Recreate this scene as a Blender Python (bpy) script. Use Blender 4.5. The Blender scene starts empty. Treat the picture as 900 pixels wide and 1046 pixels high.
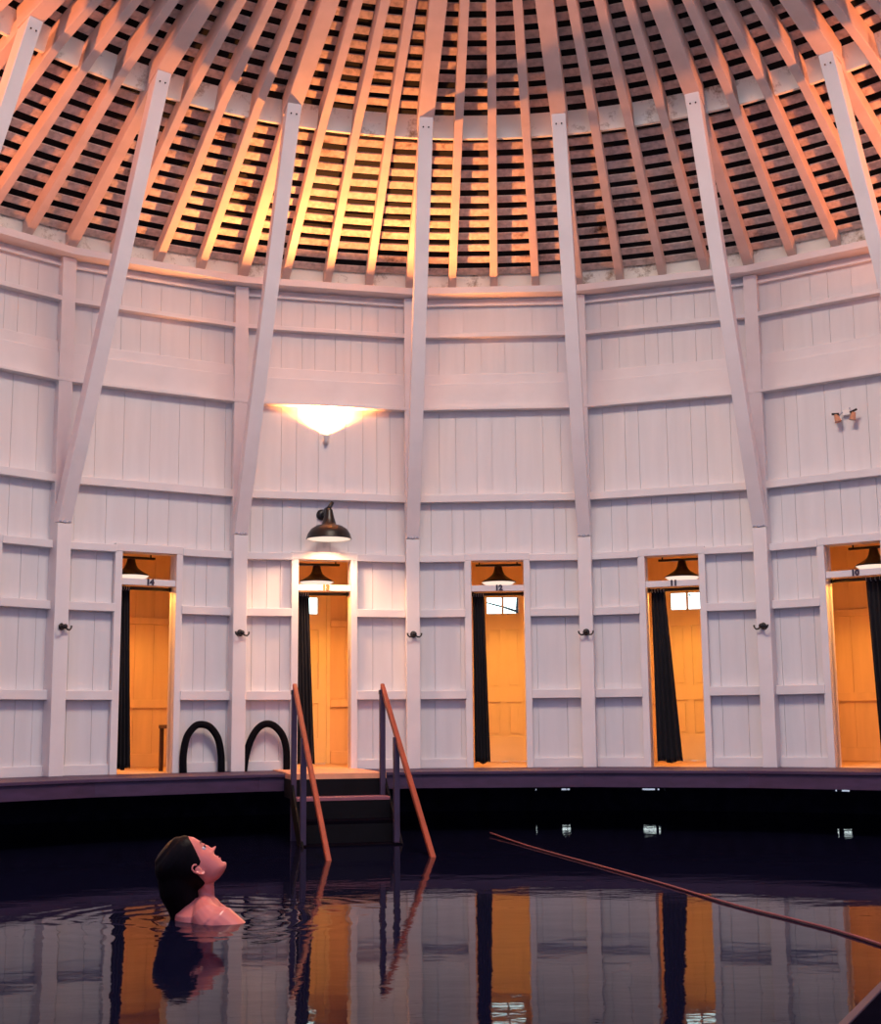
import bpy, bmesh, math, random
from mathutils import Vector, Matrix
random.seed(7)
C = bpy.context.scene.collection
PI = math.pi
N = 22
ANG = 2 * PI / N
TH0 = -0.0733
R = 1.78 / 2 / math.sin(PI / N)          # wall corner radius
A = R * math.cos(ANG / 2)                # wall face distance
HW = 0.89                                # half a wall bay
DECK = 0.551
DOOR_NO = {-2: 14, -1: 13, 0: 12, 1: 11, 2: 10}

# ------------------------------------------------------------------ materials
def new_mat(name):
    m = bpy.data.materials.new(name); m.use_nodes = True
    nt = m.node_tree; b = nt.nodes['Principled BSDF']
    return m, nt, b

def simple(name, col, rough=.6, metal=0, var=.12, scale=6, bump=.0, stretch=None, spec=.5):
    m, nt, b = new_mat(name)
    b.inputs['Roughness'].default_value = rough
    b.inputs['Metallic'].default_value = metal
    b.inputs['Specular IOR Level'].default_value = spec
    tc = nt.nodes.new('ShaderNodeTexCoord'); mp = nt.nodes.new('ShaderNodeMapping')
    nt.links.new(tc.outputs['Object'], mp.inputs['Vector'])
    if stretch: mp.inputs['Scale'].default_value = stretch
    nz = nt.nodes.new('ShaderNodeTexNoise'); nz.inputs['Scale'].default_value = scale
    nz.inputs['Detail'].default_value = 5
    nt.links.new(mp.outputs[0], nz.inputs['Vector'])
    cr = nt.nodes.new('ShaderNodeValToRGB')
    cr.color_ramp.elements[0].position = .3; cr.color_ramp.elements[1].position = .7
    cr.color_ramp.elements[0].color = [c * (1 - var) for c in col] + [1]
    cr.color_ramp.elements[1].color = [min(1, c * (1 + var)) for c in col] + [1]
    nt.links.new(nz.outputs['Fac'], cr.inputs[0]); nt.links.new(cr.outputs[0], b.inputs['Base Color'])
    if bump:
        bp = nt.nodes.new('ShaderNodeBump'); bp.inputs['Strength'].default_value = bump
        bp.inputs['Distance'].default_value = .01
        nt.links.new(nz.outputs['Fac'], bp.inputs['Height']); nt.links.new(bp.outputs[0], b.inputs['Normal'])
    return m

def emit(name, col, strength):
    m = bpy.data.materials.new(name); m.use_nodes = True
    nt = m.node_tree; nt.nodes.clear()
    e = nt.nodes.new('ShaderNodeEmission'); o = nt.nodes.new('ShaderNodeOutputMaterial')
    e.inputs[0].default_value = (*col, 1); e.inputs[1].default_value = strength
    nt.links.new(e.outputs[0], o.inputs[0]); return m

PAINT = simple('white_board_paint', (.71, .685, .69), .55, var=.045, scale=3, stretch=(3, 3, .35))
TRIM = simple('white_trim_paint', (.74, .70, .705), .5, var=.04, scale=4)
BEAM = simple('white_beam_paint', (.84, .78, .78), .55, var=.05, scale=3)
RAFT = simple('rafter_paint', (.74, .58, .52), .6, var=.07, scale=5)
SHING = simple('dark_shingles', (.006, .005, .008), .9, var=.3)
DECKM = simple('purple_grey_deck_paint', (.056, .025, .068), .55, var=.22, scale=5, stretch=(1, 1, 4))
LAND = simple('worn_landing_boards', (.80, .35, .19), .5, var=.15, scale=6)
FLOORW = simple('booth_floor_boards', (.66, .44, .30), .5, var=.12, scale=6)
POSTM = simple('dark_rail_post_paint', (.055, .032, .075), .6, var=.15)
HAND = simple('red_brown_handrail', (.28, .042, .018), .45, var=.18, scale=9, stretch=(1, 1, 1))
DARKW = simple('dark_wet_wood', (.0035, .003, .0055), .7, var=.2, spec=.15)
STRING = simple('dark_stringer_wood', (.004, .003, .006), 1.0, var=.2, spec=0)
STONE = simple('dark_foundation', (.030, .030, .062), .95, var=.3, spec=.1)
BLACK = simple('black_enamel', (.008, .006, .007), .35, var=.1)
BLACKFOAM = simple('black_foam', (.0035, .0035, .006), .9, var=.15, spec=.1)
CURT = simple('black_curtain_cloth', (.0045, .004, .009), .9, var=.2, scale=14, stretch=(4, 4, .4))
INNER = simple('white_enamel_inner', (.85, .8, .76), .4, var=.02)
GREYM = simple('grey_fixture_plastic', (.45, .45, .52), .5, var=.05)
COPPER = simple('copper_lamp_head', (.55, .26, .16), .4, var=.1)
BOOTH = simple('booth_board_paint', (.80, .62, .46), .6, var=.08, scale=3, stretch=(3, 3, .35))
DOORP = simple('booth_door_paint', (.88, .80, .62), .5, var=.04, scale=3)
BENCH = simple('dark_bench_wood', (.09, .035, .02), .5, var=.2)
REDEDGE = simple('dark_red_edge_wood', (.06, .012, .02), .6, var=.2)
DARKNUM = simple('dark_number_paint', (.03, .02, .05), .5, var=.05)
BRASSNUM = simple('brass_number', (.35, .16, .04), .45, var=.1)
GROUNDM = simple('pale_outdoor_ground', (.45, .47, .48), .9, var=.25, scale=2)
GLOW = emit('lamp_glow', (1.0, .74, .60), 1.12)
BULB = emit('flood_bulb_glow', (1.0, .72, .40), 6.0)

# lath: dirty cream boards with brown stains
def lath_mat():
    m, nt, b = new_mat('stained_lath'); b.inputs['Roughness'].default_value = .8
    tc = nt.nodes.new('ShaderNodeTexCoord')
    n1 = nt.nodes.new('ShaderNodeTexNoise'); n1.inputs['Scale'].default_value = 2.1; n1.inputs['Detail'].default_value = 8
    n1.inputs['Roughness'].default_value = .7
    n2 = nt.nodes.new('ShaderNodeTexNoise'); n2.inputs['Scale'].default_value = 20; n2.inputs['Detail'].default_value = 4
    c1 = nt.nodes.new('ShaderNodeValToRGB')
    e = c1.color_ramp.elements; e[0].position = .28; e[0].color = (.05, .018, .010, 1); e[1].position = .42; e[1].color = (.68, .54, .50, 1)
    x = e.new(.62); x.color = (.80, .68, .63, 1)
    c2 = nt.nodes.new('ShaderNodeValToRGB'); c2.color_ramp.elements[0].color = (.72, .72, .72, 1); c2.color_ramp.elements[0].position = .35
    c2.color_ramp.elements[1].position = .6
    mx = nt.nodes.new('ShaderNodeMix'); mx.data_type = 'RGBA'; mx.blend_type = 'MULTIPLY'; mx.inputs[0].default_value = 1
    nt.links.new(tc.outputs['Object'], n1.inputs['Vector']); nt.links.new(tc.outputs['Object'], n2.inputs['Vector'])
    nt.links.new(n1.outputs['Fac'], c1.inputs[0]); nt.links.new(n2.outputs['Fac'], c2.inputs[0])
    nt.links.new(c1.outputs[0], mx.inputs[6]); nt.links.new(c2.outputs[0], mx.inputs[7])
    nt.links.new(mx.outputs[2], b.inputs['Base Color']); return m
LATH = lath_mat()

def ring_mat():
    m, nt, b = new_mat('mildewed_ring_paint'); b.inputs['Roughness'].default_value = .6
    tc = nt.nodes.new('ShaderNodeTexCoord')
    n1 = nt.nodes.new('ShaderNodeTexNoise'); n1.inputs['Scale'].default_value = 3.5; n1.inputs['Detail'].default_value = 8; n1.inputs['Roughness'].default_value = .75
    c1 = nt.nodes.new('ShaderNodeValToRGB'); e = c1.color_ramp.elements
    e[0].position = .34; e[0].color = (.30, .22, .14, 1); e[1].position = .47; e[1].color = (.90, .87, .78, 1)
    nt.links.new(tc.outputs['Object'], n1.inputs['Vector']); nt.links.new(n1.outputs['Fac'], c1.inputs[0])
    nt.links.new(c1.outputs[0], b.inputs['Base Color']); return m
RING = ring_mat()

def water_mat():
    m, nt, b = new_mat('dark_spring_water')
    b.inputs['Base Color'].default_value = (.0036, .0036, .0130, 1)
    b.inputs['Roughness'].default_value = .012; b.inputs['IOR'].default_value = 1.10
    b.inputs['Specular Tint'].default_value = (.66, .70, 1, 1)
    tc = nt.nodes.new('ShaderNodeTexCoord')
    mp = nt.nodes.new('ShaderNodeMapping'); mp.inputs['Scale'].default_value = (1.0, 1.6, 1)
    nt.links.new(tc.outputs['Object'], mp.inputs['Vector'])
    n1 = nt.nodes.new('ShaderNodeTexNoise'); n1.inputs['Scale'].default_value = 14; n1.inputs['Detail'].default_value = 3
    n2 = nt.nodes.new('ShaderNodeTexNoise'); n2.inputs['Scale'].default_value = 1.8; n2.inputs['Detail'].default_value = 2
    nt.links.new(mp.outputs[0], n1.inputs['Vector']); nt.links.new(mp.outputs[0], n2.inputs['Vector'])
    # rings spreading from the bather
    mp2 = nt.nodes.new('ShaderNodeMapping'); mp2.inputs['Location'].default_value = (1.574, .205, 0)
    nt.links.new(tc.outputs['Object'], mp2.inputs['Vector'])
    ln = nt.nodes.new('ShaderNodeVectorMath'); ln.operation = 'LENGTH'; nt.links.new(mp2.outputs[0], ln.inputs[0])
    wv = nt.nodes.new('ShaderNodeMath'); wv.operation = 'MULTIPLY'; wv.inputs[1].default_value = 38
    n3 = nt.nodes.new('ShaderNodeTexNoise'); n3.inputs['Scale'].default_value = 2.5
    nt.links.new(tc.outputs['Object'], n3.inputs['Vector'])
    ad = nt.nodes.new('ShaderNodeMath'); ad.operation = 'MULTIPLY_ADD'; ad.inputs[1].default_value = 14
    nt.links.new(ln.outputs['Value'], wv.inputs[0]); nt.links.new(n3.outputs['Fac'], ad.inputs[0]); nt.links.new(wv.outputs[0], ad.inputs[2])
    sn = nt.nodes.new('ShaderNodeMath'); sn.operation = 'SINE'; nt.links.new(ad.outputs[0], sn.inputs[0])
    fo = nt.nodes.new('ShaderNodeMapRange'); fo.inputs['From Min'].default_value = .25; fo.inputs['From Max'].default_value = 1.15
    fo.inputs['To Min'].default_value = 1; fo.inputs['To Max'].default_value = 0
    nt.links.new(ln.outputs['Value'], fo.inputs['Value'])
    rg = nt.nodes.new('ShaderNodeMath'); rg.operation = 'MULTIPLY'; nt.links.new(sn.outputs[0], rg.inputs[0]); nt.links.new(fo.outputs[0], rg.inputs[1])
    b1 = nt.nodes.new('ShaderNodeBump'); b1.inputs['Strength'].default_value = 1; b1.inputs['Distance'].default_value = .00035
    b2 = nt.nodes.new('ShaderNodeBump'); b2.inputs['Strength'].default_value = 1; b2.inputs['Distance'].default_value = .0022
    b3 = nt.nodes.new('ShaderNodeBump'); b3.inputs['Strength'].default_value = 1; b3.inputs['Distance'].default_value = .0007
    nt.links.new(n1.outputs['Fac'], b1.inputs['Height']); nt.links.new(n2.outputs['Fac'], b2.inputs['Height']); nt.links.new(rg.outputs[0], b3.inputs['Height'])
    nt.links.new(b1.outputs[0], b2.inputs['Normal']); nt.links.new(b2.outputs[0], b3.inputs['Normal']); nt.links.new(b3.outputs[0], b.inputs['Normal'])
    return m
WATER = water_mat()

def glass_mat():
    m, nt, b = new_mat('pale_window_glass')
    b.inputs['Base Color'].default_value = (.90, 1.0, .96, 1); b.inputs['Roughness'].default_value = .05
    b.inputs['Transmission Weight'].default_value = 1; b.inputs['IOR'].default_value = 1.1
    return m
GLASS = glass_mat()

def skin_mat():
    m, nt, b = new_mat('wet_skin'); b.inputs['Roughness'].default_value = .32
    b.inputs['Subsurface Weight'].default_value = .15; b.inputs['Subsurface Radius'].default_value = (.03, .01, .006)
    b.inputs['Subsurface Scale'].default_value = .3
    tc = nt.nodes.new('ShaderNodeTexCoord')
    nz = nt.nodes.new('ShaderNodeTexNoise'); nz.inputs['Scale'].default_value = 9
    cr = nt.nodes.new('ShaderNodeValToRGB'); cr.color_ramp.elements[0].color = (.56, .14, .13, 1); cr.color_ramp.elements[1].color = (.68, .20, .16, 1)
    nt.links.new(tc.outputs['Object'], nz.inputs['Vector']); nt.links.new(nz.outputs['Fac'], cr.inputs[0])
    nt.links.new(cr.outputs[0], b.inputs['Base Color']); return m
SKIN = skin_mat()
HAIR = simple('wet_dark_hair', (.0035, .0012, .0022), .5, var=.4, scale=30, stretch=(1, 1, .3), bump=.5, spec=.08)
LIP = simple('lip_skin', (.62, .13, .13), .4, var=.05)
EYEW = simple('eye_white', (.50, .42, .44), .25, var=.02)
LASH = simple('dark_lash', (.02, .01, .015), .6, var=.1)
def rope_mat():
    m, nt, b = new_mat('red_brown_rope'); b.inputs['Roughness'].default_value = .8
    b.inputs['Base Color'].default_value = (.20, .05, .055, 1)
    return m
ROPE = rope_mat()

# ------------------------------------------------------------------ mesh helpers
class MB:
    def __init__(s): s.v = []; s.f = []; s.M = None
    def add(s, vs, fs):
        o = len(s.v); s.v += [tuple(v) for v in vs]; s.f += [tuple(i + o for i in f) for f in fs]; return s
    def box(s, x0, x1, y0, y1, z0, z1):
        return s.add([(x0,y0,z0),(x1,y0,z0),(x1,y1,z0),(x0,y1,z0),(x0,y0,z1),(x1,y0,z1),(x1,y1,z1),(x0,y1,z1)],
            [(0,3,2,1),(4,5,6,7),(0,1,5,4),(1,2,6,5),(2,3,7,6),(3,0,4,7)])
    def prism(s, poly, a0, a1, axis='x'):
        """poly: list of (p,q); extruded along axis from a0 to a1"""
        n = len(poly)
        def P(p, q, a):
            return {'x': (a, p, q), 'y': (p, a, q), 'z': (p, q, a)}[axis]
        vs = [P(p, q, a0) for p, q in poly] + [P(p, q, a1) for p, q in poly]
        fs = [tuple(range(n))[::-1], tuple(range(n, 2 * n))] + [(i, (i + 1) % n, n + (i + 1) % n, n + i) for i in range(n)]
        return s.add(vs, fs)
    def tube(s, pts, rad, seg=10, cap=True):
        pts = [Vector(p) for p in pts]; n = len(pts)
        rads = rad if isinstance(rad, (list, tuple)) else [rad] * n
        up = None; rings = []
        for i, p in enumerate(pts):
            t = (pts[min(i + 1, n - 1)] - pts[max(i - 1, 0)]).normalized()
            if up is None:
                up = t.orthogonal().normalized()
            up = (up - t * up.dot(t)).normalized(); sd = t.cross(up)
            rings.append([p + (up * math.cos(a) + sd * math.sin(a)) * rads[i] for a in [2 * PI * k / seg for k in range(seg)]])
        vs = [q for r in rings for q in r]; fs = []
        for i in range(n - 1):
            for k in range(seg):
                a = i * seg + k; b = i * seg + (k + 1) % seg
                fs.append((a, b, b + seg, a + seg))
        if cap: fs.append(tuple(range(seg))[::-1]); fs.append(tuple(range((n - 1) * seg, n * seg)))
        return s.add(vs, fs)
    def lathe(s, prof, seg=32, center=(0, 0, 0), M=None, closed=False):
        vs = []; fs = []; n = len(prof)
        for (r, z) in prof:
            for k in range(seg):
                a = 2 * PI * k / seg; v = Vector((r * math.cos(a), r * math.sin(a), z))
                if M is not None: v = M @ v
                vs.append(v + Vector(center))
        for i in range(n - 1 + (1 if closed else 0)):
            j = (i + 1) % n
            for k in range(seg):
                fs.append((i * seg + k, i * seg + (k + 1) % seg, j * seg + (k + 1) % seg, j * seg + k))
        return s.add(vs, fs)
    def ball(s, c, r, seg=16, rings=10, M=None):
        rr = r if isinstance(r, (tuple, list)) else (r, r, r)
        vs = []; fs = []
        for i in range(rings + 1):
            ph = PI * i / rings
            for k in range(seg):
                a = 2 * PI * k / seg
                v = Vector((rr[0] * math.sin(ph) * math.cos(a), rr[1] * math.sin(ph) * math.sin(a), rr[2] * math.cos(ph)))
                if M is not None: v = M @ v
                vs.append(v + Vector(c))
        for i in range(rings):
            for k in range(seg):
                fs.append((i * seg + k, i * seg + (k + 1) % seg, (i + 1) * seg + (k + 1) % seg, (i + 1) * seg + k))
        return s.add(vs, fs)
    def build(s, name, mat, parent=None, bevel=0, smooth=False, M=None):
        me = bpy.data.meshes.new(name); me.from_pydata(s.v, [], s.f)
        bm = bmesh.new(); bm.from_mesh(me)
        bmesh.ops.remove_doubles(bm, verts=bm.verts, dist=1e-6)
        bmesh.ops.recalc_face_normals(bm, faces=bm.faces); bm.to_mesh(me); bm.free()
        me.materials.append(mat)
        if smooth:
            for p in me.polygons: p.use_smooth = True
        o = bpy.data.objects.new(name, me); C.objects.link(o)
        if parent: o.parent = parent
        if M is not None: o.matrix_world = M
        if bevel:
            b = o.modifiers.new('bevel', 'BEVEL'); b.width = bevel; b.segments = 2; b.limit_method = 'ANGLE'; b.angle_limit = .6
        return o

def empty(name, M=None, parent=None):
    o = bpy.data.objects.new(name, None); C.objects.link(o); o.empty_display_size = .1
    if parent: o.parent = parent
    if M is not None: o.matrix_world = M
    return o
def tag(o, label, cat, group=None, kind=None):
    if label: o['label'] = label
    if cat: o['category'] = cat
    if group: o['group'] = group
    if kind: o['kind'] = kind
    return o
def struct(o): o['kind'] = 'structure'; return o

def facet_M(k, v=0, z=0, u=0):
    """frame of wall bay k: x to the right, y outward, z up; origin inset v from the wall face"""
    t = TH0 + (k + .5) * ANG
    n = Vector((math.sin(t), math.cos(t), 0)); e = Vector((math.cos(t), -math.sin(t), 0))
    M = Matrix(((e.x, n.x, 0, 0), (e.y, n.y, 0, 0), (0, 0, 1, z), (0, 0, 0, 1)))
    p = n * (A - v) + e * u
    M[0][3] = p.x; M[1][3] = p.y
    return M
def radial_M(k, r=0, z=0):
    t = TH0 + k * ANG
    n = Vector((math.sin(t), math.cos(t), 0)); e = Vector((math.cos(t), -math.sin(t), 0))
    return Matrix(((e.x, n.x, 0, n.x * r), (e.y, n.y, 0, n.y * r), (0, 0, 1, z), (0, 0, 0, 1)))

# ------------------------------------------------------------------ place words
def post_place(k):
    return {-3: 'left of doorway 14, out past the frame edge', -2: 'at the left, before doorway 14', -1: 'between doorways 14 and 13', 0: 'between doorways 13 and 12',
            1: 'between doorways 12 and 11', 2: 'between doorways 11 and 10', 3: 'right of doorway 10',
            4: 'far right, beyond the one right of doorway 10', -4: 'far left, out beyond the left frame edge'}.get(k)

# ------------------------------------------------------------------ walls
KMIN, KMAX = -6, 5      # wall bays built
SIDE = {-6: 'wall_side_left', -5: 'wall_rear_left', -4: 'wall_outer_left', -3: 'wall_far_left', -2: 'wall_left', -1: 'wall_centre_left',
        0: 'wall_centre', 1: 'wall_centre_right', 2: 'wall_right', 3: 'wall_far_right', 4: 'wall_outer_right', 5: 'wall_side_right'}
OX0, OX1 = -.278, .252       # door opening
def boards(mb, x0, x1, z0, z1, rnd, y0=0, y1=.03, gap=.0028, w=(.12, .30)):
    x = x0
    while x < x1 - .01:
        ww = rnd.uniform(*w); xe = min(x + ww, x1)
        if x1 - xe < .06: xe = x1
        dy = rnd.uniform(0, .003)
        mb.box(x + (gap / 2 if x > x0 else 0), xe - (gap / 2 if xe < x1 else 0), y0 + dy, y1, z0, z1)
        x = xe
def wall_bay(k):
    rnd = random.Random(k * 13 + 5)
    root = struct(empty(SIDE[k], facet_M(k)))
    m = MB()
    for (a, b) in ((-HW, OX0), (OX1, HW)):
        boards(m, a, b, DECK, 2.62, rnd)
    for (z0, z1) in ((2.62, 3.24), (3.24, 4.21), (4.21, 5.47)):
        boards(m, -HW, HW, z0, z1, rnd)
    m.build('planking', PAINT, root)
    bk = MB()
    bk.box(-HW, OX0, .031, .06, DECK, 2.62); bk.box(OX1, HW, .031, .06, DECK, 2.62); bk.box(-HW, HW, .031, .06, 2.62, 5.5)
    bk.build('backing', BLACK if False else PAINT, root)
    # rails (z0, z1, depth)
    for (z0, z1, d) in ((DECK, .645, .035), (1.231, 1.318, .085), (2.05, 2.128, .085), (2.612, 2.682, .085)):
        MB().box(-HW, OX0 - .06, -d, 0, z0, z1).build('rail', TRIM, root, .004)
        MB().box(OX1 + .06, HW, -d, 0, z0, z1).build('rail', TRIM, root, .004)
    for (z0, z1, d) in ((3.227, 3.303, .09), (4.968, 5.012, .09), (5.318, 5.352, .045)):
        MB().box(-HW, HW, -d, 0, z0, z1).build('rail', TRIM, root, .004)
    b = MB(); b.box(-HW, HW, -.055, 0, 4.225, 4.475); b.box(-HW, HW, -.03, 0, 4.475, 4.585); b.box(-HW, HW, -.10, 0, 4.19, 4.222)
    b.build('belt_board', TRIM, root, .004)
    # door casing
    dn = struct(empty('door_%d' % (k + 7), facet_M(k)))
    for (a, b_) in ((OX0 - .07, OX0), (OX1, OX1 + .065)):
        MB().box(a, b_, -.075, 0, DECK, 2.622).build('jamb', TRIM, dn, .004)
    MB().box(OX0 - .07, OX1 + .065, -.078, .0, 2.622, 2.697).build('head_casing', TRIM, dn, .004)
    rv = MB(); rv.box(OX0 - .03, OX0, 0.001, .1, DECK, 2.622); rv.box(OX1, OX1 + .03, 0.001, .1, DECK, 2.622); rv.box(OX0, OX1, .001, .1, 2.622, 2.65)
    rv.build('reveal', TRIM, dn)
    MB().box(OX0, OX1, -.05, .03, 2.31, 2.372).build('transom_bar', TRIM, dn, .003)
    return root
for k in range(KMIN, KMAX + 1): wall_bay(k)

# ------------------------------------------------------------------ booths behind the doorways
BD = 2.2
DOFF = {-1: .083, 0: .051, 1: -.198}
def booth(k):
    no = k + 7
    rnd = random.Random(k * 7 + 1)
    M = facet_M(k); du = DOFF.get(k, 0)
    MD = facet_M(k, 0, 0, du)
    root = struct(empty('wall_booth_%d' % no, M))
    L, Rr = du - .335, du + .335; W = 1.10; TOP = 3.02
    m = MB(); boards(m, -W, L, DECK, TOP, rnd, BD, BD + .03); boards(m, Rr, W, DECK, TOP, rnd, BD, BD + .03)
    boards(m, L, Rr, 2.53, TOP, rnd, BD, BD + .03)
    m.box(-W, W, BD + .031, BD + .05, 2.53, TOP); m.box(-W, L, BD + .031, BD + .05, DECK, 2.53); m.box(Rr, W, BD + .031, BD + .05, DECK, 2.53)
    m.build('back_planking', BOOTH, root)
    for s in (-1, 1):
        a = (.80 * s, .06); b = (W * s, BD)
        q = MB(); q.prism([(a[0], a[1]), (b[0], b[1]), (b[0] + .03 * s, b[1]), (a[0] + .03 * s, a[1])], DECK, TOP, 'z')
        q.build('side_planking', BOOTH, root)
        for (z0, z1) in ((DECK, .693), (1.195, 1.281), (2.116, 2.19)):
            x0, x1 = sorted((L if s < 0 else Rr, W * s))
            MB().box(x0, x1, BD - .045, BD, z0, z1).build('rail', BOOTH, root, .004)
            MB().prism([(a[0], a[1]), (b[0], b[1] - .05), (b[0] - .04 * s, b[1] - .05), (a[0] - .04 * s, a[1])], z0, z1, 'z').build('rail', BOOTH, root, .004)
    MB().box(-W, W, .061, BD, TOP, TOP + .03).build('ceiling_boards', BOOTH, root)
    fl = MB()
    y = 0.0
    while y < BD + .1:
        w_ = .80 + .30 * y / BD
        fl.box(-w_, w_, y + .001, y + .118, DECK - .03, DECK + .001 * rnd.random()); y += .12
    struct(fl.build('floor_booth_%d' % no, FLOORW, None, M=M))
    # exterior door with its two light window
    d = struct(empty('door_%d' % (no + 20), MD))
    p = MB()
    x0, x1 = -.29, .29; ya, yb = BD, BD + .04
    cols = [(-.20, -.035), (.035, .20)]
    zb0 = DECK + .005
    p.box(x0, -.20, ya, yb, zb0, 2.50); p.box(.20, x1, ya, yb, zb0, 2.50); p.box(-.035, .035, ya, yb, zb0, 2.08)
    for (a, b_) in ((zb0, .842), (1.236, 1.395)): [p.box(q0, q1, ya, yb, a, b_) for (q0, q1) in cols]
    p.box(-.20, .20, ya, yb, 2.08, 2.253); p.box(-.20, .20, ya, yb, 2.472, 2.50)
    for (a, b_) in cols:
        for (za, zb) in ((.842, 1.236), (1.395, 2.08)):
            p.box(a, b_, ya + .032, yb - .002, za, zb)
            p.box(a + .034, b_ - .034, ya + .012, ya + .034, za + .034, zb - .034)
    p.build('door_leaf', DOORP, d, .003)
    f = MB(); f.box(-.335, -.29, BD - .02, BD + .05, DECK, 2.53); f.box(.29, .335, BD - .02, BD + .05, DECK, 2.53); f.box(-.335, .335, BD - .02, BD + .05, 2.50, 2.55)
    f.build('door_frame', DOORP, d, .003)
    w = struct(empty('window_%d' % no, MD))
    wf = MB(); wf.box(-.20, -.185, BD - .004, BD + .035, 2.253, 2.472); wf.box(.185, .20, BD - .004, BD + .035, 2.253, 2.472)
    wf.box(-.012, .012, BD - .004, BD + .035, 2.253, 2.472); wf.box(-.185, .185, BD - .004, BD + .035, 2.253, 2.268); wf.box(-.185, .185, BD - .004, BD + .035, 2.457, 2.472)
    wf.build('window_frame', INNER, w)
    for (a, b_) in ((-.185, -.012), (.012, .185)):
        MB().box(a, b_, BD + .014, BD + .018, 2.268, 2.457).build('pane', GLASS, w)
for k in range(-3, 4): booth(k)

# ------------------------------------------------------------------ posts
POST_X = .068
def post(k):
    M = radial_M(k)
    m = MB()
    m.prism([(R - .19, DECK), (R - .19, 2.835), (R - .10, 2.835), (R - .10, 5.40), (R + .05, 5.40), (R + .05, DECK)], -POST_X, POST_X, 'x')
    o = m.build('timber_post', TRIM, None, .006, M=M)
    pl = post_place(k)
    tag(o, 'tall white square wall post ' + (pl or ('beyond the frame, number of posts %d around the ring' % k)), 'post', 'wall posts around the pool room')
for k in range(-4, 5): post(k)
# the posts no one can see from here are part of the side walls
for k in (-6, -5, 5, 6):
    o = MB().prism([(R - .19, DECK), (R - .19, 2.835), (R - .10, 2.835), (R - .10, 5.40), (R + .05, 5.40), (R + .05, DECK)], -POST_X, POST_X, 'x').build('corner_post', BEAM, None, .006, M=radial_M(k))
    w = bpy.data.objects[SIDE[max(KMIN, min(KMAX, k))]]; mw = o.matrix_world.copy(); o.parent = w; o.matrix_parent_inverse = w.matrix_basis.inverted() if False else facet_M(max(KMIN, min(KMAX, k))).inverted()

# ------------------------------------------------------------------ braces
DAZ = {-3: .003, -2: -.004, -1: -.0015, 0: .001, 1: .001, 2: .002, 3: -.003}
RT, ZT = 4.28, 6.53          # brace head
def brace(k):
    da = DAZ.get(k, 0)
    M = radial_M(k)
    root = empty('roof_brace', M)
    sh = da / ANG * 0
    f0 = (R - .19, 2.84); f1 = (RT, ZT); d = .15
    m = MB()
    m.prism([f0, (f0[0] + d, f0[1]), (f1[0] + d, f1[1] - d * .50), f1], -.066, .066, 'x')
    m.build('brace_beam', BEAM, root, .006)
    dirv = Vector((0, f1[0] - f0[0], f1[1] - f0[1])).normalized()
    for s in (-.025, .025):
        p = Vector((s, f1[0], f1[1])) - dirv * .09 + Vector((0, -.004, -.002))
        MB().ball(p, .008, 8, 6).build('bolt', BLACK, root)
    w = MB(); p = Vector((0, f0[0] - .004, f0[1] + .012)); w.ball(p, (.022, .008, .02), 12, 8); w.ball(p + Vector((-.045, 0, 0)), (.016, .006, .010), 8, 6); w.ball(p + Vector((.045, 0, 0)), (.016, .006, .010), 8, 6)
    w.build('foot_bracket', GREYM, root, smooth=True)
    tag(root, 'slanting white brace above the post ' + post_place(k), 'brace', 'slanting braces under the roof')
for k in range(-4, 5): brace(k)

# ------------------------------------------------------------------ rafters
S_LO = (6.43 - 5.49) / (6.17 - 4.50)
S_UP = .41
R_TOP = 1.5
def lo_z(r): return 6.425 - (r - 4.50) * S_LO
def up_z(r): return ZT + (RT - r) * S_UP
RD = .13                                  # rafter depth
bay_names = {-4: 'far left bay beyond doorway 14', -3: 'bay left of doorway 14', 3: 'bay right of doorway 10', 4: 'far right bay two bays past doorway 10'}
ordn = {1: 'first', 2: 'middle', 3: 'last'}
for k in range(-5, 6):
    for j in range(4):
        kk = k + j / 4
        if kk < -4.6 or kk > 4.8: continue
        main = (j == 0)
        root = empty('roof_rafter', radial_M(kk))
        wl = .052 if main else .04
        wu = .075 if main else .04
        b = MB(); c = 1 / math.cos(math.atan(S_LO))
        b.prism([(6.27, lo_z(6.27)), (4.36, lo_z(4.36)), (4.36, lo_z(4.36) + RD * c * .8), (6.27, lo_z(6.27) + RD * c)], -wl, wl, 'x')
        b.build('lower_length', RAFT, root, .005)
        u = MB(); c2 = 1 / math.cos(math.atan(S_UP))
        dz = -.0 if not main else 0
        r1 = 4.60 if not main else RT + .16
        u.prism([(r1, up_z(r1) + dz), (R_TOP, up_z(R_TOP) + dz), (R_TOP, up_z(R_TOP) + .17 * c2), (r1, up_z(r1) + .17 * c2)], -wu, wu, 'x')
        u.build('upper_length', RAFT, root, .005)
        if main:
            lab = 'wide pale roof rafter over the brace ' + (post_place(k) or ('off at the far %s side' % ('left' if k < 0 else 'right')))
        else:
            where = ('bay above doorway %d' % DOOR_NO[k]) if k in DOOR_NO else bay_names.get(k, 'outermost bay at the %s' % ('left' if k < 0 else 'right'))
            lab = 'slim pale rafter, %s of three in the %s' % (ordn[j], where)
        tag(root, lab, 'rafter', 'wide rafters' if main else 'slim rafters between the braces')

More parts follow.
